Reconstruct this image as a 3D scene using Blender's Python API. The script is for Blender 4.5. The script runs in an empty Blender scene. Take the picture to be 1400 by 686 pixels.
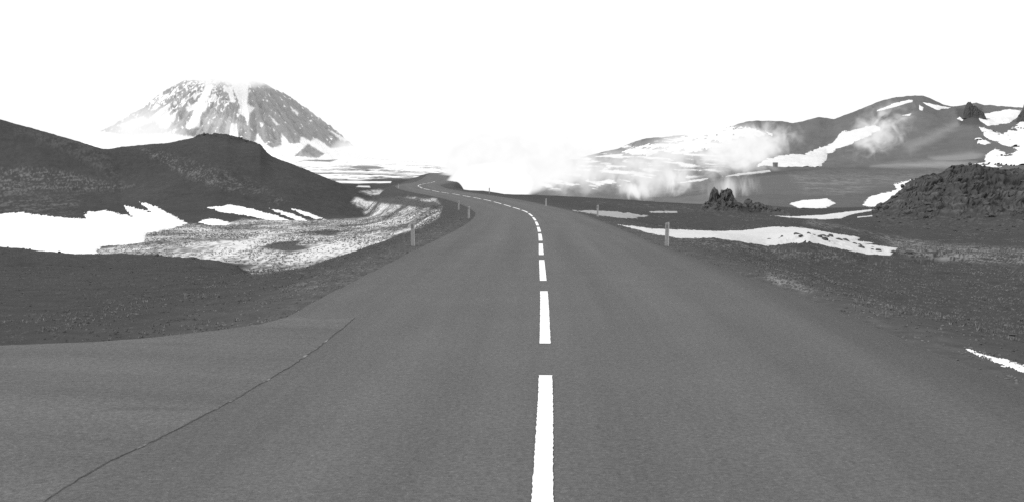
import bpy, math, random
import numpy as np
import time
_T0 = time.time()

Q = 1.0            # mesh density (1 = final)
random.seed(7)
RNG = np.random.default_rng(11)
C = bpy.context.scene.collection
F = 1400.0         # focal length in photo pixels
H = 2.0            # eye height
YH = 245.0         # eye level row in the photo

# ------------------------------------------------------------------ noise
_P = np.random.default_rng(3).permutation(1024).astype(np.int64)
_P = np.concatenate([_P, _P])
_G = np.random.default_rng(4).uniform(0, 2 * np.pi, 1024)
_GX, _GY = np.cos(_G), np.sin(_G)

def perlin(x, y):
    xi = np.floor(x).astype(np.int64); yi = np.floor(y).astype(np.int64)
    xf = x - xi; yf = y - yi
    u = xf * xf * xf * (xf * (xf * 6 - 15) + 10); v = yf * yf * yf * (yf * (yf * 6 - 15) + 10)
    def g(ix, iy, dx, dy):
        h = _P[_P[ix & 1023] + (iy & 1023)]
        return _GX[h] * dx + _GY[h] * dy
    a = g(xi, yi, xf, yf); b = g(xi + 1, yi, xf - 1, yf)
    c = g(xi, yi + 1, xf, yf - 1); d = g(xi + 1, yi + 1, xf - 1, yf - 1)
    return (a + (b - a) * u + ((c + (d - c) * u) - (a + (b - a) * u)) * v) * 1.45

def fbm(x, y, o=4, lac=2.03, gain=0.5):
    s = 0.0; a = 1.0; n = 0.0
    for i in range(o):
        s = s + a * perlin(x + 17.3 * i, y - 9.1 * i); n += a
        x = x * lac; y = y * lac; a *= gain
    return s / n

def ridged(x, y, o=4):
    s = 0.0; a = 1.0; n = 0.0
    for i in range(o):
        s = s + a * (1 - 2 * np.abs(perlin(x + 31.7 * i, y + 5.3 * i))); n += a
        x = x * 2.1; y = y * 2.1; a *= 0.5
    return s / n

def sstep(a, b, x):
    t = np.clip((x - a) / (b - a), 0, 1)
    return t * t * (3 - 2 * t)

def polysd(px, py, poly):
    """signed distance to a polygon, positive inside"""
    P = np.asarray(poly, float); d = np.full(px.shape, 1e18); ins = np.zeros(px.shape, bool)
    for i in range(len(P)):
        ax, ay = P[i]; bx, by = P[(i + 1) % len(P)]
        ex, ey = bx - ax, by - ay
        wx, wy = px - ax, py - ay
        t = np.clip((wx * ex + wy * ey) / (ex * ex + ey * ey + 1e-12), 0, 1)
        d = np.minimum(d, (wx - ex * t) ** 2 + (wy - ey * t) ** 2)
        c = ((ay > py) != (by > py))
        xx = ax + (py - ay) / (by - ay if by != ay else 1e-9) * ex
        ins ^= (c & (px < xx))
    d = np.sqrt(d)
    return np.where(ins, d, -d)

# ------------------------------------------------------------------ scene helpers
def tag(o, label=None, cat=None, group=None, kind=None):
    if label: o['label'] = label
    if cat: o['category'] = cat
    if group: o['group'] = group
    if kind: o['kind'] = kind
    return o

def mesh_obj(name, V, Fc, mat, parent=None, smooth=True, attrs=None):
    V = np.asarray(V, np.float32); Fc = np.asarray(Fc, np.int32)
    me = bpy.data.meshes.new(name)
    me.vertices.add(len(V)); me.vertices.foreach_set('co', V.ravel())
    n, k = Fc.shape
    me.loops.add(n * k); me.loops.foreach_set('vertex_index', Fc.ravel())
    me.polygons.add(n)
    me.polygons.foreach_set('loop_start', np.arange(0, n * k, k, dtype=np.int32))
    me.polygons.foreach_set('use_smooth', np.full(n, smooth))
    for an, av in (attrs or {}).items():
        a = me.attributes.new(an, 'FLOAT', 'POINT')
        a.data.foreach_set('value', np.asarray(av, np.float32).ravel())
    me.update(calc_edges=True)
    me.materials.append(mat)
    o = bpy.data.objects.new(name, me); C.objects.link(o)
    if parent is not None: o.parent = parent
    return o

def empty(name, loc, rz=0):
    o = bpy.data.objects.new(name, None); C.objects.link(o)
    o.location = loc; o.rotation_euler = (0, 0, rz); o.empty_display_size = 0.3
    return o

# ------------------------------------------------------------------ materials
def new_mat(name):
    m = bpy.data.materials.new(name); m.use_nodes = True
    nt = m.node_tree
    b = nt.nodes['Principled BSDF']
    b.inputs['Roughness'].default_value = 0.95
    b.inputs['Specular IOR Level'].default_value = 0.12
    return m, nt, b

def N(nt, t, **kw):
    n = nt.nodes.new(t)
    for k, v in kw.items():
        if k in n.inputs.keys() if hasattr(n.inputs, 'keys') else False:
            n.inputs[k].default_value = v
        else:
            setattr(n, k, v)
    return n

def math_n(nt, op, a, b=None, c=None, clamp=False):
    n = nt.nodes.new('ShaderNodeMath'); n.operation = op; n.use_clamp = clamp
    for i, v in enumerate((a, b, c)):
        if v is None: continue
        if isinstance(v, (int, float)): n.inputs[i].default_value = v
        else: nt.links.new(v, n.inputs[i])
    return n.outputs[0]

def noise_n(nt, vec, scale, detail=4, rough=0.6, dim='3D'):
    n = nt.nodes.new('ShaderNodeTexNoise'); n.noise_dimensions = dim
    n.inputs['Scale'].default_value = scale; n.inputs['Detail'].default_value = detail
    n.inputs['Roughness'].default_value = rough
    nt.links.new(vec, n.inputs['Vector'])
    return n.outputs['Fac']

def grey(nt, val, sock):
    c = nt.nodes.new('ShaderNodeCombineColor')
    for i in range(3): nt.links.new(val, c.inputs[i])
    nt.links.new(c.outputs[0], sock)

def maprange(nt, v, a, b, c, d):
    n = nt.nodes.new('ShaderNodeMapRange')
    nt.links.new(v, n.inputs[0])
    for i, x in enumerate((a, b, c, d)): n.inputs[i + 1].default_value = x
    return n.outputs[0]

def bump(nt, h, b, strength, dist):
    n = nt.nodes.new('ShaderNodeBump'); n.inputs['Strength'].default_value = strength
    n.inputs['Distance'].default_value = dist
    nt.links.new(h, n.inputs['Height']); nt.links.new(n.outputs[0], b.inputs['Normal'])

def mat_attr(name, sc1=6.0, sc2=45.0, var=0.35, bstr=0.5, bdist=0.05, spec=0.1):
    """albedo held per point, broken up by two noises"""
    m, nt, b = new_mat(name)
    b.inputs['Specular IOR Level'].default_value = spec
    a = nt.nodes.new('ShaderNodeAttribute'); a.attribute_name = 'albedo'
    g = nt.nodes.new('ShaderNodeNewGeometry')
    n1 = noise_n(nt, g.outputs['Position'], sc1, 6, 0.65)
    n2 = noise_n(nt, g.outputs['Position'], sc2, 3, 0.7)
    s = math_n(nt, 'ADD', math_n(nt, 'MULTIPLY', n1, 0.6), math_n(nt, 'MULTIPLY', n2, 0.4))
    f = maprange(nt, s, 0.3, 0.7, 1 - var, 1 + var)
    grey(nt, math_n(nt, 'MULTIPLY', a.outputs['Fac'], f), b.inputs['Base Color'])
    bump(nt, s, b, bstr, bdist)
    return m

M_ground = mat_attr('volcanic_ground', 2.2, 26.0, 0.24, 0.5, 0.05, 0.02)
M_hill = mat_attr('scree_slope', 0.5, 4.0, 0.20, 0.7, 0.25, 0.02)
M_far = mat_attr('far_slope', 0.07, 0.6, 0.07, 0.3, 0.6)
M_snow = mat_attr('old_snow', 0.8, 9.0, 0.05, 0.35, 0.08)
M_mount = mat_attr('mountain_rock', 0.02, 0.12, 0.06, 0.5, 4.0)

def mat_asphalt():
    m, nt, b = new_mat('asphalt')
    b.inputs['Specular IOR Level'].default_value = 0.16
    g = nt.nodes.new('ShaderNodeNewGeometry'); P = g.outputs['Position']
    la = nt.nodes.new('ShaderNodeAttribute'); la.attribute_name = 'lat'
    al = nt.nodes.new('ShaderNodeAttribute'); al.attribute_name = 'along'
    base = nt.nodes.new('ShaderNodeAttribute'); base.attribute_name = 'albedo'
    n1 = noise_n(nt, P, 150, 2, 0.7)
    n1b = noise_n(nt, P, 28, 3, 0.8)
    n1c = noise_n(nt, P, 11, 3, 0.7)
    vo = nt.nodes.new('ShaderNodeTexVoronoi'); vo.inputs['Scale'].default_value = 42
    nt.links.new(P, vo.inputs['Vector'])
    n3 = noise_n(nt, P, 0.55, 4, 0.6)
    # tyre tracks and drag marks run along the lane
    cv = nt.nodes.new('ShaderNodeCombineXYZ')
    nt.links.new(math_n(nt, 'MULTIPLY', la.outputs['Fac'], 1.5), cv.inputs[0])
    nt.links.new(math_n(nt, 'MULTIPLY', al.outputs['Fac'], 0.045), cv.inputs[1])
    n4 = noise_n(nt, cv.outputs[0], 1.0, 5, 0.6)
    w = math_n(nt, 'COSINE', math_n(nt, 'MULTIPLY', la.outputs['Fac'], 3.6))
    f = maprange(nt, n1, 0.25, 0.75, 0.72, 1.28)
    f = math_n(nt, 'MULTIPLY', f, maprange(nt, n1b, 0.3, 0.7, 0.68, 1.32))
    f = math_n(nt, 'MULTIPLY', f, maprange(nt, n1c, 0.3, 0.7, 0.88, 1.12))
    f = math_n(nt, 'MULTIPLY', f, maprange(nt, n3, 0.3, 0.7, 0.95, 1.05))
    f = math_n(nt, 'MULTIPLY', f, maprange(nt, n4, 0.3, 0.7, 0.89, 1.11))
    f = math_n(nt, 'MULTIPLY', f, maprange(nt, w, -1, 1, 0.955, 1.045))
    st = maprange(nt, vo.outputs['Distance'], 0.0, 0.30, 2.1, 1.0)
    pick = noise_n(nt, P, 22, 2, 0.5)
    stp = maprange(nt, pick, 0.54, 0.64, 0.0, 1.0)
    st = math_n(nt, 'ADD', 1.0, math_n(nt, 'MULTIPLY', math_n(nt, 'SUBTRACT', st, 1.0), stp))
    f = math_n(nt, 'MULTIPLY', f, st)
    grey(nt, math_n(nt, 'MULTIPLY', base.outputs['Fac'], f), b.inputs['Base Color'])
    b.inputs['Roughness'].default_value = 0.85
    bump(nt, math_n(nt, 'ADD', n1, n1b), b, 0.6, 0.010)
    return m
M_asph = mat_asphalt()

def mat_plain(name, val, var=0.15, sc=20, bs=0.3, bd=0.02, rough=0.8, spec=0.2):
    m, nt, b = new_mat(name)
    b.inputs['Roughness'].default_value = rough; b.inputs['Specular IOR Level'].default_value = spec
    tc = nt.nodes.new('ShaderNodeTexCoord')
    n1 = noise_n(nt, tc.outputs['Object'], sc, 5, 0.65)
    grey(nt, maprange(nt, n1, 0.3, 0.7, val * (1 - var), val * (1 + var)), b.inputs['Base Color'])
    bump(nt, n1, b, bs, bd)
    return m
M_rock = mat_plain('lava_rock', 0.074, 0.35, 3.0, 0.6, 0.1)
M_pebble = mat_plain('pebbles', 0.115, 0.7, 1.2, 0.1, 0.01)
M_tuft = mat_plain('frosted_grass', 0.17, 0.5, 0.8, 0.0, 0.01)
M_tuft_dark = mat_plain('dark_grass', 0.14, 0.5, 0.8, 0.0, 0.01)
M_post = mat_plain('post_plastic', 0.30, 0.10, 14, 0.1, 0.004, 0.55, 0.35)
M_postside = mat_plain('post_edge', 0.44, 0.08, 14, 0.1, 0.004, 0.55, 0.35)
M_refl = mat_plain('reflector_glass', 0.18, 0.12, 60, 0.2, 0.002, 0.25, 0.6)
M_hut = mat_plain('hut_wall', 0.12, 0.2, 2, 0.2, 0.02)
M_dark = mat_plain('dark_opening', 0.05, 0.2, 5, 0.1, 0.01)

def mat_paint():
    m, nt, b = new_mat('road_paint')
    g = nt.nodes.new('ShaderNodeNewGeometry'); P = g.outputs['Position']
    n1 = noise_n(nt, P, 60, 4, 0.7); n2 = noise_n(nt, P, 5, 4, 0.6)
    v = math_n(nt, 'MULTIPLY', maprange(nt, n1, 0.30, 0.44, 0.45, 0.9), maprange(nt, n2, 0.25, 0.5, 0.9, 1.0))
    grey(nt, v, b.inputs['Base Color']); bump(nt, n1, b, 0.3, 0.004)
    return m
M_paint = mat_paint()

# ------------------------------------------------------------------ road line (world metres)
CL = [(0.5, -0.05), (3, .08), (6.35, .18), (9, .30), (12.4, .40), (17, .54), (22.4, .67), (30.4, .86), (38, 1.06), (46, 1.22),
      (54, 1.33), (62, 1.38), (70, 1.33), (78, 1.08), (86, .46), (94, -.35), (102, -1.35), (110, -2.6), (118, -4.0),
      (126, -5.6), (134, -7.4), (142, -9.4), (150, -11.4), (160, -13.9), (170, -15.6), (178, -16.2), (186, -16.2),
      (200, -15.9), (215, -16.2), (240, -17.4), (262, -18.8), (290, -20.2), (320, -21.4), (350, -22), (380, -22)]
ZR = [(0, 0), (18, 0), (24, -.05), (30, -.11), (38, -.2), (46, -.30), (54, -.39), (62, -.45), (70, -.49), (86, -.49), (94, -.47),
      (102, -.40), (110, -.29), (118, -.22), (126, -.14), (134, 0), (142, .09), (150, .25), (160, .5), (170, .79), (186, 1.07),
      (215, 1.46), (262, 2.40), (320, 3.83), (345, 3.9), (380, 3.4)]
cy = np.array([p[0] for p in CL]); cx = np.array([p[1] for p in CL])
zy = np.array([p[0] for p in ZR]); zz = np.array([p[1] for p in ZR])

def smooth_tab(x, y, xs, k):
    v = np.interp(xs, x, y); n = len(v)
    ker = np.hanning(k + 2)[1:-1]; ker /= ker.sum()
    vp = np.concatenate([np.full(k, v[0]), v, np.full(k, v[-1])])
    # keep the end slopes
    vp[:k] = v[0] + (np.arange(-k, 0)) * (v[1] - v[0]); vp[-k:] = v[-1] + (np.arange(1, k + 1)) * (v[-1] - v[-2])
    r = np.convolve(vp, ker, 'same')[k:-k]
    return r
SY = np.arange(0.5, 380.01, 0.5)
SX = smooth_tab(cy, cx, SY, 13)
SZ = smooth_tab(zy, zz, SY, 17)
dX = np.gradient(SX, SY); TL = np.sqrt(1 + dX ** 2); TX, TY = dX / TL, 1 / TL
ARC = np.concatenate([[0], np.cumsum(np.hypot(np.diff(SX), np.diff(SY)))])
road_x = lambda y: np.interp(y, SY, SX)
road_z = lambda y: np.interp(y, SY, SZ)
def road_lat(x, y):
    """signed distance from the centre line, and the road height there"""
    yy = np.clip(y, 0.5, 380)
    for _ in range(2):
        s = np.interp(yy, SY, dX); r = x - np.interp(yy, SY, SX)
        yy = np.clip(yy + ((y - yy) + r * s) / (1 + s * s), 0.5, 380)
    s = np.interp(yy, SY, dX)
    r = (x - np.interp(yy, SY, SX)) - s * (y - yy)
    lat = r / np.sqrt(1 + s * s)
    over = np.maximum(y - 380, 0)
    return np.sign(lat) * np.hypot(lat, over), np.interp(yy, SY, SZ)
def widen(y): return np.interp(y, [0, 17, 34], [.85, .70, .05])   # the carriageway flares on the right opposite the junction

# the side road that joins on the left (metres)
def flat_pt(px, py, z=0.0):
    d = (H - z) * F / (py - YH); return ((px - 700) / F * d, d)
AP_far = [(-900, 505), (-500, 492), (-200, 480), (0, 472), (130, 467), (200, 462), (300, 451), (365, 441.5), (400, 430), (437, 437), (485, 434)]
AP_joint = [(485, 434), (470, 447), (440, 471), (400, 499), (370, 517), (330, 539), (290, 562), (250, 583), (200, 606), (150, 630), (100, 660), (60, 686)]
apron = [flat_pt(*p) for p in AP_far] + [flat_pt(*p) for p in AP_joint[1:]]
apron += [(-3.25, 4.6), (-3.4, 2.5), (-3.5, 1.0), (-14, 1.0)]

# ------------------------------------------------------------------ terrain lines: row in photo and depth, near to far
def tab(*p):
    a = np.array(p, float).reshape(-1, 2); return a[:, 0], a[:, 1]
EXT = [-1600, 3000]
cols_in = np.arange(-80, 1480.1, 1.0 / Q)
lo = -80 - np.cumsum(np.linspace(2, 34, int(84 * Q)) / Q)[::-1]
hi = 1480 + np.cumsum(np.linspace(2, 34, int(84 * Q)) / Q)
PX = np.concatenate([lo, cols_in, hi])
U = (PX - 700) / F

def L(dpts, ypts=None, zpts=None, sm=5):
    d = np.interp(PX, *tab(*dpts)) if isinstance(dpts, (list, tuple)) else np.full(PX.shape, float(dpts))
    if ypts is not None:
        y = np.interp(PX, *tab(*ypts))
        e = (YH - y) / F
    else:
        z = np.interp(PX, *tab(*zpts)) if isinstance(zpts, (list, tuple)) else np.full(PX.shape, float(zpts))
        e = (z - H) / d
    k = int(sm * Q) | 1
    ker = np.hanning(k + 2)[1:-1]; ker /= ker.sum()
    pad = lambda v: np.convolve(np.concatenate([np.full(k, v[0]), v, np.full(k, v[-1])]), ker, 'same')[k:-k]
    return np.log(pad(d)), pad(e)

K = [
 L(1.2, zpts=-.4), L(2.5, zpts=-.4), L(5, zpts=[0, -.4, 900, -.4, 1300, -.7]),
 L(8, zpts=[0, -.3, 900, -.3, 1200, -.75]),
 L(12.4, zpts=[0, -.12, 500, -.12, 900, -.5, 1300, -.9]),
 L(18, zpts=[0, -.22, 500, -.4, 900, -.6, 1250, -.95]),
 L(26, zpts=[-100, -.36, 250, -.40, 340, -.62, 420, -.6, 900, -.8, 1050, -1.05, 1300, -1.3]),
 L([0, 38, 200, 38, 300, 34, 345, 31, 380, 30, 430, 31, 470, 34, 520, 38, 560, 44, 600, 54, 640, 58, 700, 58, 850, 50, 900, 46, 1000, 46, 1100, 50, 1400, 52],
   [-600, 330, 0, 338, 50, 343, 100, 348, 135, 348, 200, 349, 265, 354, 300, 357, 325, 365, 345, 382, 380, 387, 420, 381, 470, 365, 520, 345, 560, 326, 600, 303, 640, 291,
    700, 300, 850, 315, 880, 317, 900, 319, 930, 322, 976, 321, 1019, 327, 1047, 331, 1070, 328, 1106, 325, 1126, 329, 1149, 334, 1185, 343, 1216, 346, 1260, 348, 1300, 346, 1400, 345, 2000, 340]),
 L([0, 56, 640, 66, 850, 58, 1400, 58],
   [-600, 368, 345, 370, 420, 366, 500, 352, 560, 330, 600, 306, 640, 294, 850, 308, 900, 315, 980, 319, 1050, 321, 1120, 320, 1220, 341, 1260, 341, 1400, 337, 2000, 335]),
 L([0, 85, 640, 82, 850, 66, 1400, 66],
   [-600, 331, 400, 331, 500, 328, 560, 316, 600, 297, 640, 286, 850, 305, 900, 312, 980, 316, 1050, 311, 1080, 309.5, 1120, 313.5, 1160, 321, 1220, 334, 1260, 331, 1400, 327, 2000, 325]),
 L([0, 135, 500, 135, 600, 118, 700, 100, 850, 86, 1400, 84],
   [-600, 305, 0, 301, 200, 301, 300, 301, 440, 302, 505, 299, 540, 290, 600, 283, 640, 276, 700, 284, 850, 291, 900, 291, 960, 290, 1000, 290, 1050, 295, 1100, 298, 1160, 300, 1200, 301, 1300, 302, 1400, 303, 2000, 300]),
 L([0, 168, 500, 172, 600, 165, 640, 152, 700, 138, 760, 130, 800, 122, 850, 115, 900, 110, 1400, 110],
   [-600, 225, 0, 250, 60, 250, 120, 258, 165, 264, 200, 254, 300, 247, 400, 266, 440, 278, 480, 288, 505, 291, 530, 278, 580, 263, 600, 259, 612, 252, 640, 258, 660, 259, 690, 266, 720, 266.5, 760, 268, 800, 270, 850, 273, 900, 276.5, 950, 279,
    1050, 284, 1100, 287, 1150, 288, 1190, 287, 1205, 282, 1222, 273, 1235, 262, 1243, 256, 1262, 248, 1285, 245, 1297, 238, 1306, 234, 1345, 233.5, 1365, 239, 1400, 241, 1500, 240, 1700, 255, 2000, 262]),
 L([-200, 215, 0, 205, 140, 200, 165, 206, 300, 235, 365, 225, 440, 205, 490, 195, 600, 200, 640, 190, 800, 180, 1000, 165, 1050, 150, 1400, 150],
   [-900, 60, -400, 95, -200, 125, -60, 150, 0, 164, 60, 181, 120, 198, 140, 204, 153, 203.5, 170, 201.5, 230, 197, 260, 191, 285, 187.5, 310, 188.5, 325, 193, 345, 196.5, 356, 200, 364, 209, 373, 215.5, 400, 225.5, 440, 241, 470, 254, 490, 262, 510, 268, 545, 260, 580, 258, 600, 257,
    620, 266, 640, 300, 1000, 300, 1020, 288, 1050, 281, 1100, 284, 1200, 281, 1300, 272, 1400, 272], sm=3),
 L([0, 300, 600, 285, 900, 255, 1400, 250],
   [-600, 240, 300, 242, 420, 246, 490, 250, 560, 246.5, 600, 244.5, 615, 252, 640, 284, 850, 282, 950, 280, 1000, 273, 1050, 266, 1100, 263, 1200, 258, 1300, 255, 1400, 252]),
 L([0, 380, 500, 360, 700, 420, 900, 470, 1400, 480],
   [-600, 238, 400, 239, 560, 241, 590, 238, 606, 236, 620, 242, 650, 262, 760, 266, 850, 263, 900, 255, 950, 247, 1000, 237, 1040, 231, 1060, 229.5, 1150, 229, 1200, 228, 1300, 223, 1400, 212]),
 L([0, 560, 640, 580, 900, 640, 1400, 640],
   [-600, 234, 400, 235, 600, 238, 640, 250, 700, 248, 800, 244, 850, 233, 900, 222, 950, 214, 1000, 209, 1050, 210, 1100, 214, 1130, 217, 1160, 206, 1200, 196, 1260, 182, 1300, 180, 1330, 172, 1360, 176, 1400, 178]),
 L([0, 850, 1400, 870],
   [-600, 228, 400, 229, 600, 230, 640, 238, 700, 232, 760, 224, 800, 216, 840, 207, 858, 199, 880, 192, 900, 190, 925, 187.5, 950, 186, 970, 184, 1000, 176, 1020, 169, 1035, 166.5, 1060, 167.5, 1085, 171, 1105, 165.5, 1120, 163, 1140, 166, 1160, 157.5, 1180, 149, 1200, 141, 1220, 136, 1240, 133, 1262, 133, 1275, 138, 1290, 145, 1300, 147,
    1315, 146, 1335, 142.5, 1345, 146, 1375, 147, 1400, 148.5, 1500, 150, 1800, 165, 2400, 190], sm=3),
 L(1200, [-600, 222, 640, 224, 760, 226, 3000, 226]),
 L(2000, [-600, 219, 3000, 219]),
 L(3600, [-600, 217.5, 3000, 217.5]),
 L(7000, [-600, 217, 3000, 217]),
]
LK = np.array([k[0] for k in K]); EK = np.array([k[1] for k in K])
for i in range(1, len(LK)): LK[i] = np.maximum(LK[i], LK[i - 1] + 0.02)

def seg(a, b, n): return np.linspace(math.log(a), math.log(b), max(2, int(n * Q)), endpoint=False)
LD = np.concatenate([seg(1.2, 5, 24), seg(5, 60, 400), seg(60, 300, 380), seg(300, 1200, 300), seg(1200, 6900, 70)])
D = np.exp(LD)
nr, nc = len(D), len(PX)

def pchip_cols():
    h = np.diff(LK, axis=0); dl = np.diff(EK, axis=0) / h
    m = np.zeros_like(EK)
    w1 = 2 * h[1:] + h[:-1]; w2 = h[1:] + 2 * h[:-1]
    same = dl[1:] * dl[:-1] > 0
    with np.errstate(all='ignore'):
        mm = (w1 + w2) / (w1 / dl[:-1] + w2 / dl[1:])
    m[1:-1] = np.where(same, mm, 0); m[0] = dl[0]; m[-1] = dl[-1]
    out = np.zeros((nr, nc)); X = LD[:, None]
    for k in range(len(LK) - 1):
        t = (X - LK[k]) / h[k]
        msk = (t >= 0) & (t < 1) if k < len(LK) - 2 else (t >= 0)
        t = np.clip(t, 0, 1); t2 = t * t; t3 = t2 * t
        v = (2 * t3 - 3 * t2 + 1) * EK[k] + (t3 - 2 * t2 + t) * h[k] * m[k] + (-2 * t3 + 3 * t2) * EK[k + 1] + (t3 - t2) * h[k] * m[k + 1]
        out = np.where(msk, v, out)
    return out
E = pchip_cols()
DD = np.repeat(D[:, None], nc, 1); PP = np.repeat(PX[None, :], nr, 0)
X = U[None, :] * DD; Y = DD
Z = H + E * DD

# how rough each part of the land is
leftm = sstep(620, 560, PP); rightm = 1 - leftm
lat, zr = road_lat(X, Y)
near = sstep(60, 20, DD)
hillL = leftm * sstep(140, 165, DD) * sstep(330, 260, DD) * sstep(520, 480, PP)
mound = sstep(1185, 1240, PP) * sstep(84, 92, DD) * sstep(150, 128, DD)
ridgeR = sstep(1050, 1090, PP) * sstep(36, 42, DD) * sstep(58, 51, DD)
farm = sstep(330, 500, DD)
n_a = fbm(X / 9, Y / 9, 5); n_b = fbm(X / 1.3 + 40, Y / 1.3, 4); n_r = ridged(X / 2.6, Y / 2.6, 4)
n_far = fbm(X / 60, Y / 60, 5)
disp = 0.05 * n_b * (1 - farm) + 0.04 * n_a * near
disp = disp + hillL * (0.55 * fbm(X / 16, Y / 22, 5) + 0.16 * n_a + 0.10 * n_b)
disp = disp + 0.22 * sstep(0.1, 0.5, n_r) * (0.25 + ridgeR * .7) * rightm * sstep(30, 44, DD) * sstep(80, 60, DD)
n_m = ridged(X / 1.1 + 3, Y / 1.1, 4)
blk = np.round(fbm(X / 2.2, Y / 2.2, 3) * 5) / 5
disp = disp + mound * (0.15 * n_r + 0.75 * ridged(X / 6 + 9, Y / 6, 3) - .2 + 0.25 * blk)
rock_top = hillL * sstep(215, 228, DD) * sstep(255, 285, PP) * sstep(430, 350, PP)
disp = disp + rock_top * (0.45 * ridged(X / 3.2, Y / 3.2, 4) + .5 * np.round(4 * fbm(X / 4, Y / 4, 3)) / 4)
disp = disp + farm * sstep(640, 800, PP) * sstep(1300, 900, DD) * (2.0 * n_far + 1.5 * ridged(X / 34, Y / 60, 5) + .5 * fbm(X / 6, Y / 9, 4))
crestL = leftm * sstep(26, 30, DD) * sstep(60, 40, DD)
disp = disp + crestL * 0.10 * sstep(0.0, 0.6, fbm(X / 0.8, Y / 0.8, 3)) * (0.4 + sstep(0, .5, fbm(X / 6, Y / 6, 2)))
Z = Z + disp

# cut the roads in
al = np.where(lat > 0, np.maximum(lat - widen(Y), 0), -lat)
wr = sstep(9.5, 4.3, al) * sstep(372, 340, DD)
shoulder = zr - 0.06 - 0.05 * sstep(3.9, 5.5, al)
Z = Z * (1 - wr) + (shoulder + 0.025 * n_b * sstep(3.9, 4.6, al)) * wr
asd = np.full(X.shape, -99.0)
mk = DD[:, 0] < 24
asd[mk] = polysd(X[mk], Y[mk], apron)
wa = sstep(-3.5, -0.15, asd) * sstep(-2.0, -2.6, lat)
Z = Z * (1 - wa) + (-0.05 + 0.01 * n_b) * wa
# crags bulge out of their slopes, not only upwards
YB = Y.copy(); XB = X.copy()
i = mound > 0
fz = Z[i] * 1.25 + Y[i] * .22
c1 = ridged(X[i] / 2.6 + .3 * fz, fz / 1.9, 4); c2 = fbm(X[i] / .8, fz / .55 + 5, 4); c3 = np.round(3.5 * fbm(X[i] / 1.5 - .3 * fz, fz / 1.1 + 3, 3)) / 3.5
bul = mound[i] * (.75 * c1 + .45 * c2 + .9 * c3)
YB[i] -= bul; Z[i] += .38 * bul; XB[i] += mound[i] * .35 * fbm(X[i] / 1.2 + 8, fz / .9, 3)
crag = np.zeros(X.shape); crag[i] = .55 * c1 + .45 * c3 + .35 * c2
i = rock_top > 0
fz = Z[i] * 1.2 + Y[i] * .2
bul = rock_top[i] * (.9 * ridged(X[i] / 3.5, fz / 1.6, 4) + .6 * np.round(3 * fbm(X[i] / 2.5, fz, 3)) / 3)
YB[i] -= bul; Z[i] += .3 * bul
PY = YH - (Z - H) / DD * F      # row each point lands on

# ------------------------------------------------------------------ what lies on the land
def zone(poly, d0, d1, edge=1.5, rag=2.0, rs=0.7, rsy=None, pad=12):
    """soft mask of a patch of land, outlined on the land and bounded in depth; ragged edge"""
    P = np.array(poly, float)
    out = np.full(X.shape, -99.0)
    r = np.where((D >= d0) & (D <= d1))[0]; c = np.where((PX >= P[:, 0].min() - pad) & (PX <= P[:, 0].max() + pad))[0]
    if len(r) == 0 or len(c) == 0: return out
    sl = (slice(r[0], r[-1] + 1), slice(c[0], c[-1] + 1))
    s = polysd(PP[sl], PY[sl], poly)
    i = s > -3 * rag - 8
    s[i] += rag * fbm(X[sl][i] / rs, Y[sl][i] / (rsy or rs * 3), 4)
    out[sl] = s
    return out

dark = 0.060
ALB = np.full(X.shape, dark)
ALB += 0.008 * n_a
ALB += hillL * (.006 + .010 * fbm(X / 22, Y / 30, 3) + .012 * fbm(X / .6, Y / 1.2, 3) - .004)
ALB += rightm * sstep(120, 90, DD) * .012 * fbm(X / .35, Y / .8, 3)
# gravel shoulders
sh = sstep(7.5, 4.0, al) * sstep(330, 260, DD)
ALB = ALB * (1 - sh) + sh * (0.072 + 0.02 * fbm(X / .5, Y / .5, 3))
sh = sstep(5.4, 4.0, al + .5 * fbm(X / 1.5, Y / 3, 3)) * sstep(60, 40, DD)
ALB = ALB * (1 - sh) + sh * (0.086 + 0.03 * fbm(X / .3, Y / .3, 3))
def paint(s, val, edge=1.5, k=1.0):
    global ALB
    w = sstep(-edge, edge, s) * k
    ALB = ALB * (1 - w) + val * w

# pale withered grass and frost on the dark slopes (streaks follow the slope)
def streaks(poly, d0, d1, val, thr=0.05, a=1.2, b=6.0, k=1.0, soft=6, slope=None):
    s = zone(poly, d0, d1, rag=4)
    i = s > -soft
    xa, yb = X[i], Y[i]
    if slope: xa, yb = X[i] - slope * Z[i], Z[i] + X[i] / slope
    nf = .55 * fbm(xa / a, yb / b, 4) + .75 * fbm(xa / (a * .22), yb / (b * .22), 3)
    w = sstep(-soft, soft, s[i]) * sstep(thr, thr + 0.30, nf) * k
    ALB[i] = ALB[i] * (1 - w) + val * w
streaks([(-200, 225), (0, 231), (45, 228), (90, 235), (150, 250), (185, 253), (150, 262), (60, 262), (0, 268), (-200, 270)], 140, 230, 0.150, -0.02, 6, .32, slope=-9)
streaks([(-200, 250), (0, 258), (110, 268), (110, 290), (60, 296), (0, 290), (-200, 290)], 130, 230, 0.13, 0.0, 4, .7, 0.8, slope=9)
streaks([(100, 165), (150, 215), (168, 248), (150, 252), (128, 230), (40, 185), (0, 180)], 140, 230, 0.10, -0.1, 2.2, 3.0, .7)
streaks([(190, 203), (215, 207), (290, 235), (340, 258), (330, 265), (260, 245), (205, 215)], 140, 250, 0.155, 0.02, 5, .5, slope=2.2)
streaks([(250, 215), (330, 240), (400, 275), (380, 280), (260, 235)], 140, 250, 0.13, 0.05, 5, .5, .8, slope=2.2)
streaks([(0, 310), (320, 330), (430, 420), (380, 440), (0, 470)], 12, 40, 0.13, 0.22, .25, .6, .6)
streaks([(380, 395), (470, 362), (560, 330), (610, 300), (640, 300), (560, 350), (480, 385), (410, 412)], 15, 70, 0.17, 0.10, .35, 1.2, .9, 8)
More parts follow.
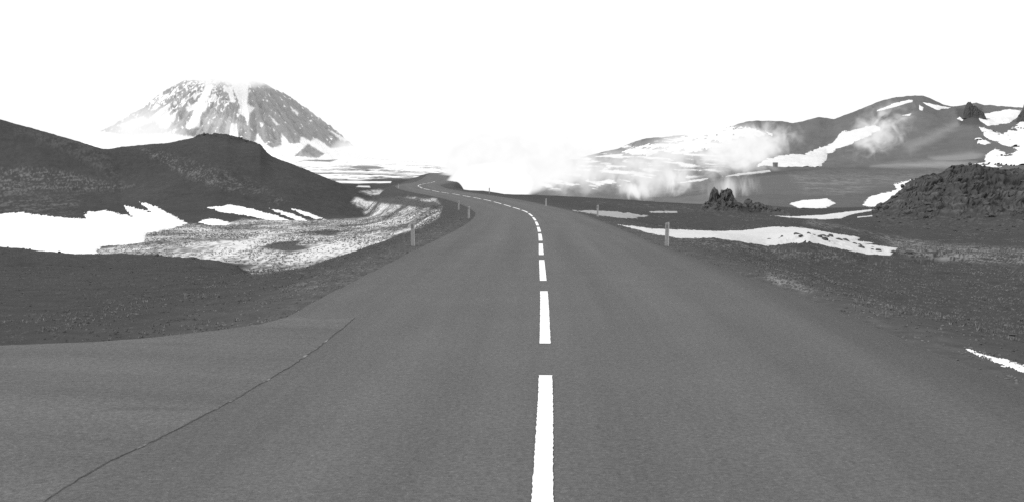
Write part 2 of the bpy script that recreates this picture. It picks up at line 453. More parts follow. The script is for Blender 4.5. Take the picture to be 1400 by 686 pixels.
# right: dead grass on the rubble
streaks([(1110, 300), (1200, 322), (1300, 335), (1400, 340), (1600, 340), (1600, 362), (1400, 362), (1300, 356), (1240, 350), (1190, 318), (1100, 306)], 40, 90, 0.21, -0.1, .5, 2.5, 1, 5)
streaks([(900, 322), (1010, 328), (1060, 338), (1140, 345), (1170, 356), (1080, 352), (1000, 342), (930, 332)], 26, 60, 0.17, 0.02, .35, .9, 1, 5)
streaks([(1050, 372), (1075, 376), (1115, 398), (1100, 400), (1045, 380)], 15, 40, 0.24, -0.1, .2, .6, 1, 4)
streaks([(930, 330), (1250, 350), (1400, 360), (1700, 360), (1700, 500), (1400, 470), (1100, 390)], 10, 60, 0.20, 0.19, .22, .5, .8)
streaks([(1190, 262), (1400, 258), (1600, 258), (1600, 320), (1200, 312)], 70, 112, 0.115, 0.05, .8, .8, .7)
streaks([(800, 275), (960, 283), (1050, 292), (1100, 300), (1000, 296), (850, 282)], 70, 125, 0.14, 0.05, .6, 2, .8, 4)
ALB = ALB * (1 + mound * .30 * np.clip(crag, -.8, .6)) - mound * .006  # crevice shade painted into the rock: hollows darker, bulges paler
lay = fbm(X / 3, Z / .35 + Y / 9, 4)
ALB = ALB + mound * .045 * sstep(.12, .4, lay)
# right terrace and dome hills: tephra, albedo raised to stand in for distance haze
ter = sstep(960, 1010, PP) * sstep(128, 150, DD) * sstep(560, 500, DD)
ALB = ALB * (1 - ter) + ter * (0.112 + 0.020 * fbm(X / 14, Y / 40, 5) + .022 * fbm(X / 3, Y / 9, 4))
hil = sstep(620, 700, PP) * sstep(460, 500, DD)
ALB = ALB * (1 - hil) + hil * (0.122 + 0.018 * fbm(X / 30 + Y / 80, Y / 160, 5)
  + .020 * fbm((-.45 * X + .9 * Z) / 3.5, (X * .9 + Z * .45) / 70, 4) * sstep(1040, 1120, PP) + 0.012 * fbm((-.1 * X + Z) / 1.2, X / 30, 3))
scr = sstep(.10, .2, fbm((X - 1.4 * Z) / 14 + 7, (2.6 * Z + X) / 14 + Y / 160, 5)) * sstep(1010, 960, PP)
hil2 = hil * scr; ALB = ALB * (1 - hil2) + hil2 * .7
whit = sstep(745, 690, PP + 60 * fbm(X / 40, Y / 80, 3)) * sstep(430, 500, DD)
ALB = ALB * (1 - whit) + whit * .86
val_ = sstep(640, 700, PP) * sstep(180, 240, DD) * (1 - ter) * (1 - hil)
ALB = ALB * (1 - val_) + val_ * (0.15 + 0.04 * fbm(X / 8, Y / 20, 4))
paint(zone([(985, 245), (1050, 236), (1150, 238), (1260, 246), (1180, 262), (1100, 268), (1000, 262)], 150, 480, rag=8, rs=9), 0.130, 8, .6)
streaks([(1080, 238), (1200, 240), (1330, 233), (1300, 248), (1200, 252), (1160, 268), (1100, 262)], 150, 600, 0.21, -0.1, 6, 25, .8, 9)
paint(zone([(1190, 228), (1230, 222), (1290, 219.5), (1335, 222), (1300, 229), (1240, 229)], 400, 900, rag=2, rs=8), 0.30, 4, .8)
paint(zone([(1235, 200), (1310, 165), (1322, 166), (1290, 185), (1245, 208)], 480, 870, rag=4, rs=12), 0.24, 7, .7)
paint(zone([(1270, 215), (1330, 208), (1345, 212), (1330, 222), (1280, 220)], 480, 870, rag=2, rs=12), 0.28, 4, .6)
paint(zone([(1306, 148), (1342, 148), (1343, 172), (1312, 172)], 600, 900, rag=3), 0.075, 3)
# the slope behind the road bend
paint(zone([(515, 262), (545, 252), (565, 245), (590, 238), (618, 234), (640, 240), (640, 262), (560, 268)], 170, 420, rag=1), 0.085, 1.5)
# snow streaked plain far behind
pl = sstep(645, 620, PP) * sstep(290, 330, DD)
nA = fbm(X / 45 + 3, Y / 60 + 5, 4); nB = fbm(X / 9, Y / 14, 5)
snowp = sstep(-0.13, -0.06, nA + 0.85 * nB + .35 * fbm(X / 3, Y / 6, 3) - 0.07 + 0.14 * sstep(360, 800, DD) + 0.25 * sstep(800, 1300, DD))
darkfar = 1 - sstep(-1.5, 1.5, zone([(515, 262), (545, 252), (565, 245), (590, 238), (618, 234), (640, 240), (640, 262), (560, 268)], 170, 420, rag=1))
w = pl * darkfar
ALB = ALB * (1 - w) + w * (snowp * 0.86 + (1 - snowp) * 0.12)
paint(zone([(396, 216), (410, 213), (440, 214), (466, 218), (450, 222), (415, 220)], 900, 2600, rag=1, rs=20), 0.16, 1, .9)
paint(zone([(474, 230), (490, 226.5), (515, 227), (526, 230), (500, 232)], 500, 1400, rag=1, rs=20), 0.16, 1, .9)
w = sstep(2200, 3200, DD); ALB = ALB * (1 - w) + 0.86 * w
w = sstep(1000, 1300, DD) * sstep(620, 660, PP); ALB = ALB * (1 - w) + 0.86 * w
paint(zone([(453, 251), (460, 247.5), (535, 248.5), (534, 250.5), (490, 251)], 220, 420, rag=.8, rs=6), 0.8, .7)
paint(zone([(487, 256), (490, 254), (505, 254.5), (506, 256.5)], 190, 420, rag=.8, rs=4), 0.7, .7)
streaks([(493, 262), (520, 260), (532, 266), (505, 267)], 170, 300, 0.5, -.3, 3, 6, 1, 2)

# thin broken snow over grass in the hollow on the left
VAL = [(135, 349), (133, 341), (160, 336), (197, 331), (197, 320), (229, 314), (257, 306), (300, 309), (330, 300), (400, 302), (446, 301), (480, 300), (503, 297), (492, 286), (480, 276), (486, 270), (520, 270), (560, 270),
       (597, 272), (604, 284), (600, 298), (575, 312), (545, 320), (512, 338), (480, 356), (450, 370), (420, 382), (380, 390), (345, 388), (330, 366), (345, 362), (310, 359), (265, 356), (200, 352)]
vs = zone(VAL, 50, 215, rag=2.5, rs=.8)
vs_in = sstep(-2, 3, vs)
nV = fbm(X / .45, Y / 1.2, 4); nW = fbm(X / 6, Y / 10, 4)
frac = np.clip(0.60 + 0.9 * nV + 1.2 * nW + .25 * fbm(X / .2, Y / .7, 3), 0, 1)
bright = sstep(-3, 5, zone([(350, 386), (400, 368), (450, 357), (490, 341), (530, 326), (562, 316), (556, 322), (500, 346), (460, 366), (410, 384), (370, 389)], 45, 140, rag=3))
bright = np.maximum(bright, sstep(-4, 6, zone([(180, 349), (220, 338), (330, 330), (360, 318), (430, 308), (350, 330), (340, 346), (300, 352), (230, 350)], 50, 160, rag=5)) * .7)
bright = np.maximum(bright, sstep(-3, 3, zone([(420, 340), (480, 327), (560, 313), (590, 300), (598, 296), (590, 308), (520, 326), (440, 342)], 50, 160, rag=3)) * .8)
frac = np.clip(frac + bright * 0.45, 0, 1)
for dk in ([(356, 338), (378, 331), (415, 328), (405, 334), (424, 340), (395, 344)], [(424, 319), (448, 314), (470, 317), (450, 323)], [(484, 266), (540, 268), (602, 279), (604, 287), (570, 284), (500, 275)]):
    frac = frac * (1 - sstep(-1.5, 2, zone(dk, 50, 215, rag=2, rs=2)))
wv = vs_in * frac
ALB = ALB * (1 - wv) + 0.66 * wv
# smooth bare ground in the hollow is a bit paler
wv = vs_in * (1 - frac) * .5; ALB = ALB * (1 - wv) + 0.12 * wv
ALB = np.clip(ALB, 0.05, 0.9)

# ------------------------------------------------------------------ split the land into its objects
faces_r, faces_c = np.meshgrid(np.arange(nr - 1), np.arange(nc - 1), indexing='ij')
Yc = DD[:-1, :-1]; Pc = PP[:-1, :-1]
toe = np.interp(PX, [-2000, 430, 505, 512], [138, 140, 165, 400])[None, :-1]
cls = np.zeros(Yc.shape, int)
cls[(Pc < 512) & (Yc > toe) & (Yc < 300)] = 1
cls[(Pc >= 640) & (Yc > 470) & (Yc <= 1190)] = 2
cls[(cls == 0) & (Yc > 300) & (Pc < 640)] = 3
cls[(cls == 0) & (Yc > 1190)] = 3
IDX = np.arange(nr * nc).reshape(nr, nc)
VX = np.stack([XB, YB, Z], -1).reshape(-1, 3)

def sub_mesh(name, fmask, mat, co=VX, alb=ALB):
    r, c = np.nonzero(fmask)
    q = np.stack([IDX[r, c], IDX[r, c + 1], IDX[r + 1, c + 1], IDX[r + 1, c]], 1)
    u, inv = np.unique(q, return_inverse=True)
    return mesh_obj(name, co[u], inv.reshape(q.shape), mat, attrs={'albedo': alb.reshape(-1)[u]})
tag(sub_mesh('ground', cls == 0, M_ground), kind='structure')
tag(sub_mesh('hill', cls == 1, M_hill), kind='structure')
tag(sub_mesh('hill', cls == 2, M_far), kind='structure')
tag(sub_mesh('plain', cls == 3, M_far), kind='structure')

# ------------------------------------------------------------------ lying snow: each patch a sheet of its own that tapers into the ground
def snow(name, polys, d0, d1, alb, label, thick=0.14, rag=2.0, rs=0.7, rsy=None, k=0.04, hole=0):
    s = np.full(X.shape, -99.0)
    dm = .5 * (d0 + d1); rs = 9 * dm / F * (1.6 if dm > 400 else 1)
    for p in polys: s = np.maximum(s, zone(p, d0, d1, rag=rag * 1.5, rs=rs, rsy=rs * 4))
    i = s > -12
    s[i] += rag * 1.1 * fbm(X[i] / (rs * .25), Y[i] / (rs * 1.3), 3)
    if hole: s[i] -= hole * 30 * np.maximum(0, fbm(X[i] / (rs * 1.6) + 3, Y[i] / (rs * 3.2), 4) - .16)
    sc = DD / 90.0
    off = np.where(s > 0, thick * (1 - np.exp(-np.maximum(s, 0) * k / thick * 1.0)), s * k) * sc
    off = np.maximum(off, -0.3 * sc)
    Zs = Z + off
    inz = s > -3
    fm = inz[:-1, :-1] & inz[1:, :-1] & inz[:-1, 1:] & inz[1:, 1:]
    co = np.stack([X, Y, Zs], -1).reshape(-1, 3)
    a = np.full(X.shape, alb); a[inz] = alb * (1 + 0.05 * fbm(X[inz] / 3, Y[inz] / 6, 4) + .10 * fbm(X[inz] / (rs * 1.5) , Y[inz] / (rs * 1.2), 4) - .05)
    o = sub_mesh(name, fm, M_snow, co, np.clip(a, 0, .9))
    tag(o, label, 'snow patch', 'patches of old snow')
    return o
SNOWS = [
 ('bank', [[(-400, 285), (-100, 290), (0, 294), (11, 291), (32, 290.5), (46, 293.5), (68, 296), (87, 297), (118, 300), (115, 293), (121, 290), (143, 288), (157, 291), (182, 297), (172, 287), (170, 281), (193, 287), (207, 291), (190, 276), (214, 283), (236, 295), (257, 306),
            (229, 314), (200, 320), (197, 331), (171, 334), (141, 336), (133, 341), (136, 352), (99, 352), (51, 350), (0, 348), (-400, 345)]], 45, 215, 0.88, 'large bright snow bank at the foot of the left hill', dict(rag=2.2, rs=1.2, rsy=4)),
 ('b', [[(284, 284), (300, 282), (317, 280.5), (343, 286), (377, 294), (398, 302.5), (369, 301), (334, 294.5), (317, 292), (300, 289)]], 120, 215, 0.88, 'long pointed snow streak right of the large snow bank', dict(rag=1.6, rs=1.2, rsy=4)),
 ('c', [[(271, 304), (287, 298.5), (318, 305), (309, 309), (285, 308)]], 100, 215, 0.88, 'small snow scrap just under the long pointed streak', dict(rag=1.6, rs=1.2, rsy=4)),
 ('d', [[(368, 285), (392, 290), (412, 297), (422, 303), (405, 301), (385, 293)], [(398, 286), (420, 290), (447, 301), (430, 299), (410, 292)]], 120, 215, 0.86, 'pair of thin snow slivers near the toe of the left hill', dict(rag=1.4, rs=1.2, rsy=4)),
 ('e', [[(845, 307), (889, 312.5), (948, 315), (980, 316.5), (1015, 315), (1059, 310), (1094, 311), (1141, 319), (1177, 325), (1170, 329), (1196, 332), (1184, 333.5), (1227, 339), (1218, 349), (1185, 347), (1149, 340), (1126, 335), (1106, 331), (1070, 334), (1047, 336), (1019, 331), (976, 325), (929, 326), (889, 319)]], 36, 72, 0.60,
   'long grey-white snow patch behind the near right marker post', dict(rag=1.2, rs=1.0, rsy=2)),
 ('f', [[(1053, 295), (1086, 296), (1126, 294), (1157, 290), (1196, 286), (1196, 288), (1165, 293), (1149, 299), (1126, 300), (1086, 298)]], 80, 130, 0.64, 'thin snow strip beyond the rock outcrop', dict(rag=.8, rs=1)),
 ('g', [[(1172, 296.5), (1192, 294.5), (1193, 296), (1172, 298)]], 80, 110, 0.55, 'tiny snow sliver in front of the lava mound', dict(rag=.5, rs=1)),
 ('h', [[(1080, 279), (1097, 274), (1131, 272), (1142, 278.5), (1129, 284), (1097, 287)]], 130, 260, 0.76, 'oval snow patch on the terrace', dict(rag=1.3, rs=4)),
 ('i', [[(1180, 281), (1190, 268.5), (1217, 263), (1227, 259), (1222, 253), (1251, 246), (1274, 244.5), (1295, 240), (1320, 238), (1320, 252), (1250, 266), (1230, 280), (1205, 284)]], 125, 420, 0.84, 'white snow patch rising behind the left side of the lava mound', dict(rag=2.4, rs=4)),
 ('j', [[(1033, 229), (1046, 218.5), (1069, 213), (1100, 211), (1120, 203), (1137, 196), (1151, 180), (1183, 174), (1197, 171), (1208, 175), (1171, 194), (1149, 203), (1131, 210), (1130, 218.5), (1120, 230), (1086, 229), (1063, 230)]], 470, 880, 0.70, 'wide snowfield lying in the gully of the dome hill', dict(rag=2.4, rs=14)),
 ('k', [[(1193, 154), (1226, 140), (1249, 136.5), (1247, 139.5), (1217, 148.5)]], 500, 890, 0.76, 'narrow snow stripe near the top of the dome hill', dict(rag=1, rs=14)),
 ('l', [[(1260, 139.5), (1274, 142.5), (1300, 148), (1281, 150.5), (1268, 145)], [(1256, 143), (1263, 147), (1261, 152), (1257, 151)]], 500, 890, 0.82, 'snow wedge on the right shoulder of the dome hill', dict(rag=.8, rs=14)),
 ('m', [[(1232, 158.5), (1246, 155.5), (1244, 159)]], 500, 890, 0.80, 'smallest snow fleck on the upper face of the dome hill', dict(rag=.5, rs=14)),
 ('n', [[(1333, 154), (1346, 156), (1380, 149.5), (1397, 151), (1394, 158.5), (1380, 168.5), (1351, 173), (1340, 166)]], 500, 890, 0.78, 'snow patch between the two crags on the right skyline', dict(rag=1, rs=14)),
 ('o', [[(1337, 173), (1354, 178.5), (1371, 184), (1400, 164), (1600, 160), (1600, 250), (1400, 233), (1380, 240), (1386, 234), (1380, 230), (1354, 229), (1314, 233), (1334, 224), (1347, 223), (1346, 214), (1360, 204), (1374, 209), (1376, 212), (1391, 206), (1368, 198.5), (1348, 188.5)],
         [(1330, 194), (1337, 187), (1356, 196.5), (1337, 199)]], 400, 890, 0.78, 'branching snowfield at the right edge above the lava mound', dict(rag=2.2, rs=16, hole=2)),
 ('p', [[(1322, 477), (1345, 484), (1370, 489), (1400, 499), (1600, 550), (1600, 580), (1400, 508), (1375, 501), (1345, 487), (1330, 482)]], 10, 19, 0.88, 'thin near snow strip in the ditch at the right edge', dict(rag=3.0, rs=.25, rsy=.3, k=.03)),
 ('q', [[(850, 209), (862, 203), (890, 197), (912, 198), (925, 191), (950, 181), (1000, 173), (1040, 177), (1056, 184), (1030, 190), (1000, 198), (965, 207), (925, 212), (905, 207), (885, 214), (865, 211)]], 480, 890, 0.82, 'hazy snowfield on the low hill behind the steam', dict(rag=3, rs=20, hole=2)),
 ('r', [[(783, 288), (820, 288.5), (840, 289.5), (889, 295.5), (860, 299), (835, 297), (810, 292.5)]], 64, 120, 0.34, 'thin grey snow patch by the middle right marker post', dict(rag=1.4, rs=1)),
 ('s', [[(885, 289), (925, 289), (927, 291.5), (890, 291)]], 70, 120, 0.36, 'faint narrow snow strip left of the rock outcrop', dict(rag=.8, rs=1)),
 ('t', [[(985, 242), (1010, 237.5), (1052, 233), (1054, 235.5), (1010, 240.5)], [(925, 251), (950, 246), (968, 244), (960, 248)]], 300, 520, 0.62, 'thin snow rim along the edge of the steaming terrace', dict(rag=1, rs=6)),
 ('u', [[(1308, 163), (1312, 160), (1317, 164), (1316, 166)]], 500, 890, 0.8, 'snow fleck left of the skyline crag', dict(rag=.5, rs=8)),
]
for _, polys, d0, d1, a, lab, kw in SNOWS:
    snow('snow_patch', polys, d0, d1, a, lab, **kw)

# ------------------------------------------------------------------ roads
def build_road():
    lats = np.array([-3.95, -3.75, -3.3, -2.6, -1.8, -.9, 0, .9, 1.8, 2.6, 3.3, 3.75, 3.95])
    n = len(SY); k = len(lats)
    jit = np.zeros((n, k)); e = fbm(ARC[:, None] / 1.3, np.array([[0.0, 50.0]]), 3) * 0.12
    jit[:, 0] = jit[:, 1] = e[:, 0]; jit[:, -1] = jit[:, -2] = e[:, 1]
    la = lats[None, :] + jit
    la = la + widen(SY)[:, None] * np.clip(la / 3.75, 0, 1.1)
    x = SX[:, None] + TY[:, None] * la; y = SY[:, None] - TX[:, None] * la
    z = np.repeat(SZ[:, None], k, 1); z[:, 0] -= .11; z[:, -1] -= .11
    V = np.stack([x, y, z], -1).reshape(-1, 3)
    I = np.arange(n * k).reshape(n, k)
    Fc = np.stack([I[:-1, :-1], I[:-1, 1:], I[1:, 1:], I[1:, :-1]], -1).reshape(-1, 4)
    edge = sstep(3.3, 4.2, la) + sstep(3.1, 3.75, -la)
    alb = 0.104 - 0.010 * edge - .018 * sstep(2.2, 4.3, la) - .008 * sstep(-2.4, -3.4, la) + 0.010 * sstep(30, 8, np.repeat(SY[:, None], k, 1))
    al = np.repeat(ARC[:, None], k, 1)
    return mesh_obj('road', V, Fc, M_asph, attrs={'lat': la, 'along': al, 'albedo': alb})
tag(build_road(), kind='structure')

def jog(y): return .030 * fbm(y / .9, y * 0 + 2, 3) + .016 * fbm(y / .1, y * 0 + 8, 2)

def build_apron():
    Jp = np.array([flat_pt(*p) for p in AP_joint] + [(-3.25, 4.6), (-3.4, 2.5), (-3.5, 1.0)])[::-1]
    yy = np.arange(1.0, Jp[-1, 1], .03); Jp = np.stack([np.interp(yy, Jp[:, 1], Jp[:, 0]) + jog(yy), yy], 1)
    Fp = np.array([flat_pt(*p) for p in AP_far])
    S_, T_ = np.meshgrid(np.linspace(0, 1, 150), np.linspace(0, 1, 430))
    yf = Fp[-1, 1]; top = -22 + S_ * 22
    for _ in range(6):
        xt = -22 + S_ * (np.interp(yf, Jp[:, 1], Jp[:, 0]) + 22); yf = np.interp(xt, Fp[:, 0], Fp[:, 1])
    gy = 1 + T_ * (yf - 1); gx = -22 + S_ * (np.interp(gy, Jp[:, 1], Jp[:, 0]) + 22)
    I = np.arange(gx.size).reshape(gx.shape)
    q = np.stack([I[:-1, :-1], I[:-1, 1:], I[1:, 1:], I[1:, :-1]], -1).reshape(-1, 4)
    u, inv = np.unique(q, return_inverse=True)
    zz_ = 0.005 - 0.0 * gx; zz_[-1] = -.05
    V = np.stack([gx, gy, zz_], -1).reshape(-1, 3)
    # the side road sweeps away to the left: rings about a far centre
    rad = np.hypot(gx + 9, gy + 16)
    alb = 0.116 + 0.018 * fbm(rad / .8, gx / 9, 4) + 0.008 * fbm(gx / 2.0, gy / 1.0, 3)
    dk_ = sstep(.25, .55, fbm(gx / 1.6 + 5, gy / .35, 3)) * .018
    at = {'lat': (rad * .9).reshape(-1)[u], 'along': (gx * 1.5).reshape(-1)[u], 'albedo': (alb - dk_).reshape(-1)[u]}
    return mesh_obj('road', V[u], inv.reshape(q.shape), M_asph, attrs=at)
tag(build_apron(), kind='structure')

def build_joint():
    J = np.array([flat_pt(*p, z=.004) for p in AP_joint] + [(-3.25, 4.6), (-3.4, 2.5)])
    sl = np.concatenate([[0], np.cumsum(np.hypot(*np.diff(J, axis=0).T))])
    t = np.arange(0, sl[-1], 0.03)
    x = np.interp(t, sl, J[:, 0]); y = np.interp(t, sl, J[:, 1])
    x += jog(y); pale = sstep(.08, .3, fbm(t / .9, t * 0 + 3, 4)) * sstep(16.0, 11.0, y)
    w = 0.001 + 0.012 * np.clip(fbm(t / .5, t * 0 + 7, 3) + .1, 0, 1) + .012 * pale * (1 + fbm(t / .12, t * 0, 2))
    V = np.concatenate([np.stack([x - w, y, t * 0 + .0075], 1), np.stack([x + w, y, t * 0 + .0035], 1)])
    n = len(t); i = np.arange(n - 1)
    Fc = np.stack([i, i + n, i + n + 1, i + 1], 1)
    a = 0.095 + 0.26 * pale * sstep(-.2, .2, fbm(t / .1, t * 0 + 5, 2))
    return mesh_obj('road_joint', V, Fc, M_ground, attrs={'albedo': np.concatenate([a, a])})
tag(build_joint(), kind='structure')

def build_dashes():
    PER, LEN, W = 7.92, 5.9, 0.135
    # depth where the first dash starts
    s0 = np.interp(4.55, SY, ARC); V = []; Fc = []
    k = 0
    while s0 + k * PER + LEN < np.interp(222, SY, ARC):
        a = s0 + k * PER; n = 150 if k < 3 else 16; t = np.linspace(a, a + LEN, n)
        x = np.interp(t, ARC, SX); y = np.interp(t, ARC, SY); z = np.interp(t, ARC, SZ) + 0.006
        tx = np.interp(t, ARC, TX); ty = np.interp(t, ARC, TY)
        b = len(V)
        for i in range(n):
            for sgn in (-1, 1):
                w = sgn * W / 2 * (1 + 0.06 * random.uniform(-1, 1))
                V.append((x[i] + ty[i] * w, y[i] - tx[i] * w, z[i]))
        for i in range(n - 1): Fc.append((b + 2 * i, b + 2 * i + 1, b + 2 * i + 3, b + 2 * i + 2))
        k += 1
    return mesh_obj('road_marking', V, Fc, M_paint)
tag(build_dashes(), kind='structure')

# ------------------------------------------------------------------ height look-up on the finished land
def ground_z(x, y):
    u = x / y * F + 700
    ci = np.interp(u, PX, np.arange(nc)); ri = np.interp(math.log(y) if np.isscalar(y) else np.log(y), LD, np.arange(nr))
    c0 = np.clip(np.floor(ci).astype(int), 0, nc - 2); r0 = np.clip(np.floor(ri).astype(int), 0, nr - 2)
    fc = ci - c0; fr = ri - r0
    return (Z[r0, c0] * (1 - fc) + Z[r0, c0 + 1] * fc) * (1 - fr) + (Z[r0 + 1, c0] * (1 - fc) + Z[r0 + 1, c0 + 1] * fc) * fr

# ------------------------------------------------------------------ marker posts
def box(V, Fc, x0, x1, y0, y1, z0, z1, zt=None):
    b = len(V); zt = zt if zt is not None else z1
    V += [(x0, y0, z0), (x1, y0, z0), (x1, y1, z0), (x0, y1, z0), (x0, y0, zt), (x1, y0, z1), (x1, y1, z1), (x0, y1, zt)]
    Fc += [(b, b + 3, b + 2, b + 1), (b + 4, b + 5, b + 6, b + 7), (b, b + 1, b + 5, b + 4), (b + 1, b + 2, b + 6, b + 5), (b + 2, b + 3, b + 7, b + 6), (b + 3, b, b + 4, b + 7)]

def bevel(o, w=0.004, seg=2):
    m = o.modifiers.new('soft_edges', 'BEVEL'); m.width = w; m.segments = seg; m.limit_method = 'ANGLE'

def make_post(label):
    r = empty('marker_post', (0, 0, 0))
    V, Fc = [], []; box(V, Fc, -.062, .040, -.012, .012, -.3, .80, .765)
    bevel(mesh_obj('post_body', V, Fc, M_post, r, smooth=False))
    V, Fc = [], []; box(V, Fc, .041, .066, -.030, .018, -.3, .80)
    bevel(mesh_obj('post_rib', V, Fc, M_postside, r, smooth=False))
    V, Fc = [], []; box(V, Fc, -.045, .022, -.019, -.0125, .60, .72)
    bevel(mesh_obj('reflector', V, Fc, M_refl, r, smooth=False), .003)
    return r
posts = [ # px, row of base, depth, height scale, tilt, label
 (911.5, 333, 34, 1.0, 1.3, 'grey marker post on the right shoulder, nearest to the camera on that side'),
 (817, 297, 70, 1.0, 0.5, 'right side marker post beside the thin grey snow patch, second nearest on its side'),
 (746.5, 280, 93, .97, -1.0, 'right side marker post outside the bend, third from the camera'),
 (669, 266, 140, 1.0, 0, 'farthest right side marker post, standing dark against white steam'),
 (564.5, 336, 34, 1.0, -1.2, 'grey marker post on the left shoulder, nearest on that side, before the snowy hollow'),
 (641, 300, 66, 1.0, -.6, 'left side marker post at the inside of the bend, second nearest on its side'),
 (627, 283, 86, .97, 1.0, 'left side marker post a little beyond the inside of the bend, third on its side'),
 (544.5, 259, 160, 1.0, 0, 'farthest left side marker post, tiny before the snow streaked plain'),
]
proto = make_post('')
for i, (px, py, d, sc, tilt, lab) in enumerate(posts):
    if i == 0: r = proto
    else:
        r = proto.copy(); C.objects.link(r)
        for ch in list(proto.children):
            c = ch.copy(); C.objects.link(c); c.parent = r
    x = (px - 700) / F * d; z = H - (py - YH) / F * d
    r.location = (x, d, float(ground_z(x, d)) - 0.01)
    r.scale = (1, 1, sc * 1.0)
    r.rotation_euler = (math.radians(random.uniform(-1, 1)), math.radians(tilt), math.radians(random.uniform(-8, 8)))
    tag(r, lab, 'marker post', 'marker posts along the road')
    print('post', px, 'ground z', round(r.location.z, 2), 'wanted', round(z, 2))

# ------------------------------------------------------------------ rock outcrops
def outcrop(name, px, py, d, peaks, label, res=110, rough=.16, cat='rock outcrop'):
    """peaks: (dx px, dy m, height px, radius px, sharpness)"""
    m = d / F; cx_ = (px - 700) * m
    xs0 = min(p[0] - p[3] for p in peaks) * m - .3 * m * 10; xs1 = max(p[0] + p[3] for p in peaks) * m + .3 * m * 10
    R = max(p[3] for p in peaks) * m
    gx = np.linspace(xs0, xs1, res); gy = np.linspace(-R * 1.0, R * 1.0, int(res * .7))
    A, B = np.meshgrid(gx, gy)
    wx = 0.10 * R * fbm(A / R * 2.5, B / R * 2.5, 3); wy = 0.10 * R * fbm(A / R * 2.5 + 9, B / R * 2.5, 3)
    z = np.full(A.shape, -1.0)
    for dx, dy, hh, rr, p in peaks:
        t = np.hypot(A + wx - dx * m, (B + wy - dy * m) * 1.25) / (rr * m)
        z = np.maximum(z, hh * m * (1 - t ** p))
    hmax = max(p[2] for p in peaks) * m
    z = z + rough * hmax * (ridged(A / R * 3.5, B / R * 3.5, 5) - .3) * sstep(-.3 * hmax, .3 * hmax, z)
    z = z + .5 * rough * hmax * np.round(fbm(A / R * 6, B / R * 6, 2) * 3) / 3 * sstep(0, .4 * hmax, z)
    z = np.maximum(z, -.25 * hmax)
    q = 1 + 0 * z; bz = sstep(0, .25 * hmax, z)
    B = B - bz * R * (.16 * ridged(A / R * 3, z / R * 3.5, 4) + .10 * np.round(3 * fbm(A / R * 5, z / R * 5, 2)) / 3)
    A = A + bz * R * .09 * fbm(A / R * 5 + 4, z / R * 6, 4)
    base = min(float(ground_z(cx_, d)), float(ground_z(cx_, d - R * .6)))
    V = np.stack([A, B, z], -1).reshape(-1, 3)
    I = np.arange(A.size).reshape(A.shape)
    Fc = np.stack([I[:-1, :-1], I[:-1, 1:], I[1:, 1:], I[1:, :-1]], -1).reshape(-1, 4)
    o = mesh_obj(name, V, Fc, M_rock, smooth=False)
    o.location = (cx_, d, base - .02)
    tag(o, label, cat)
    return o
outcrop('rock_outcrop', 985, 290, 88, [(-9, 0, 30, 9, 3.2), (8, 0, 29, 13, 3.6), (0, 0, 17, 30, 1.6), (14, -6, 14, 22, 1.8), (-14, -4, 14, 16, 1.8), (2, -6, 12, 30, 1.5)], 'dark twin peaked lava outcrop standing before the steam right of the road')
outcrop('rock_outcrop', 1025, 290, 90, [(-2, 0, 18, 14, 1.7), (10, 0, 13, 24, 1.4), (24, 0, 9, 26, 1.4)], 'low dark lava outcrop sloping off right of the twin peaked outcrop', rough=.12)
outcrop('rock_crag', 1326, 168, 690, [(-1, 0, 20, 8, 2.8), (6, 0, 15, 9, 2.2), (12, 0, 9, 9, 2)], 'dark crag jutting left of the upper snow patch on the right skyline', 80, .12, 'crag')
outcrop('rock_crag', 1404, 170, 690, [(0, 0, 26, 9, 2.8), (-5, 0, 15, 10, 2.2), (12, 0, 30, 12, 2.4)], 'dark crag cut by the right edge of the photo', 80, .12, 'crag')

# boulders
def boulder_mesh(seed):
    bpy_m = bpy.data.meshes.new('boulder')
    import bmesh
    bm = bmesh.new(); bmesh.ops.create_icosphere(bm, subdivisions=3, radius=1)
    rs = np.random.default_rng(seed)
    pl_ = rs.normal(size=(13, 3)); pl_ /= np.linalg.norm(pl_, axis=1)[:, None]; off = rs.uniform(.55, .9, 13)
    for v in bm.verts:
        p = np.array(v.co)
        for n_, o_ in zip(pl_, off):
            t = p @ n_ - o_
            if t > 0: p = p - n_ * t * .92
        p = p * (1 + .05 * math.sin(7 * p[0] + seed) * math.cos(9 * p[1]) + rs.uniform(-.03, .03))
        v.co = p
    bm.to_mesh(bpy_m); bm.free(); bpy_m.materials.append(M_rock)
    return bpy_m
BM = [boulder_mesh(s) for s in range(7)]
def put_boulder(px, d, s, label, group, sink=.3):
    x = (px - 700) / F * d
    o = bpy.data.objects.new('boulder', random.choice(BM)); C.objects.link(o)
    o.location = (x, d, float(ground_z(x, d)) + s * (1 - sink) * .45)
    o.scale = (s * random.uniform(.7, 1.2), s * random.uniform(.7, 1.2), s * random.uniform(.55, .9))
    o.rotation_euler = (random.uniform(-.4, .4), random.uniform(-.4, .4), random.uniform(0, 6.28))
    tag(o, label, 'boulder', group)
for i in range(150):
    px = random.uniform(1190, 1420); d = random.uniform(86, 111)
    put_boulder(px, d, random.choice([.12, .15, .2, .25, .3, .4]), 'dark lava boulder embedded in the rubble of the large lava mound', 'boulders on the lava mound')
for i in range(60):
    put_boulder(random.uniform(1195, 1430), random.uniform(74, 88), random.choice([.06, .08, .1, .14, .2]), 'dark lava boulder embedded in the rubble of the large lava mound', 'boulders on the lava mound')
for i in range(34):
    px = random.gauss(1150, 60); d = random.uniform(46, 51)
    if 1050 < px < 1270: put_boulder(px, d, random.uniform(.07, .2), 'small dark lava boulder on the rubble ridge before the long snow patch', 'boulders on the rubble ridge')
for i in range(18):
    px = random.uniform(262, 366); put_boulder(px, random.uniform(226, 236), random.uniform(.15, .45), 'dark boulder on the rocky crest of the left hill', 'boulders on the left hill crest')
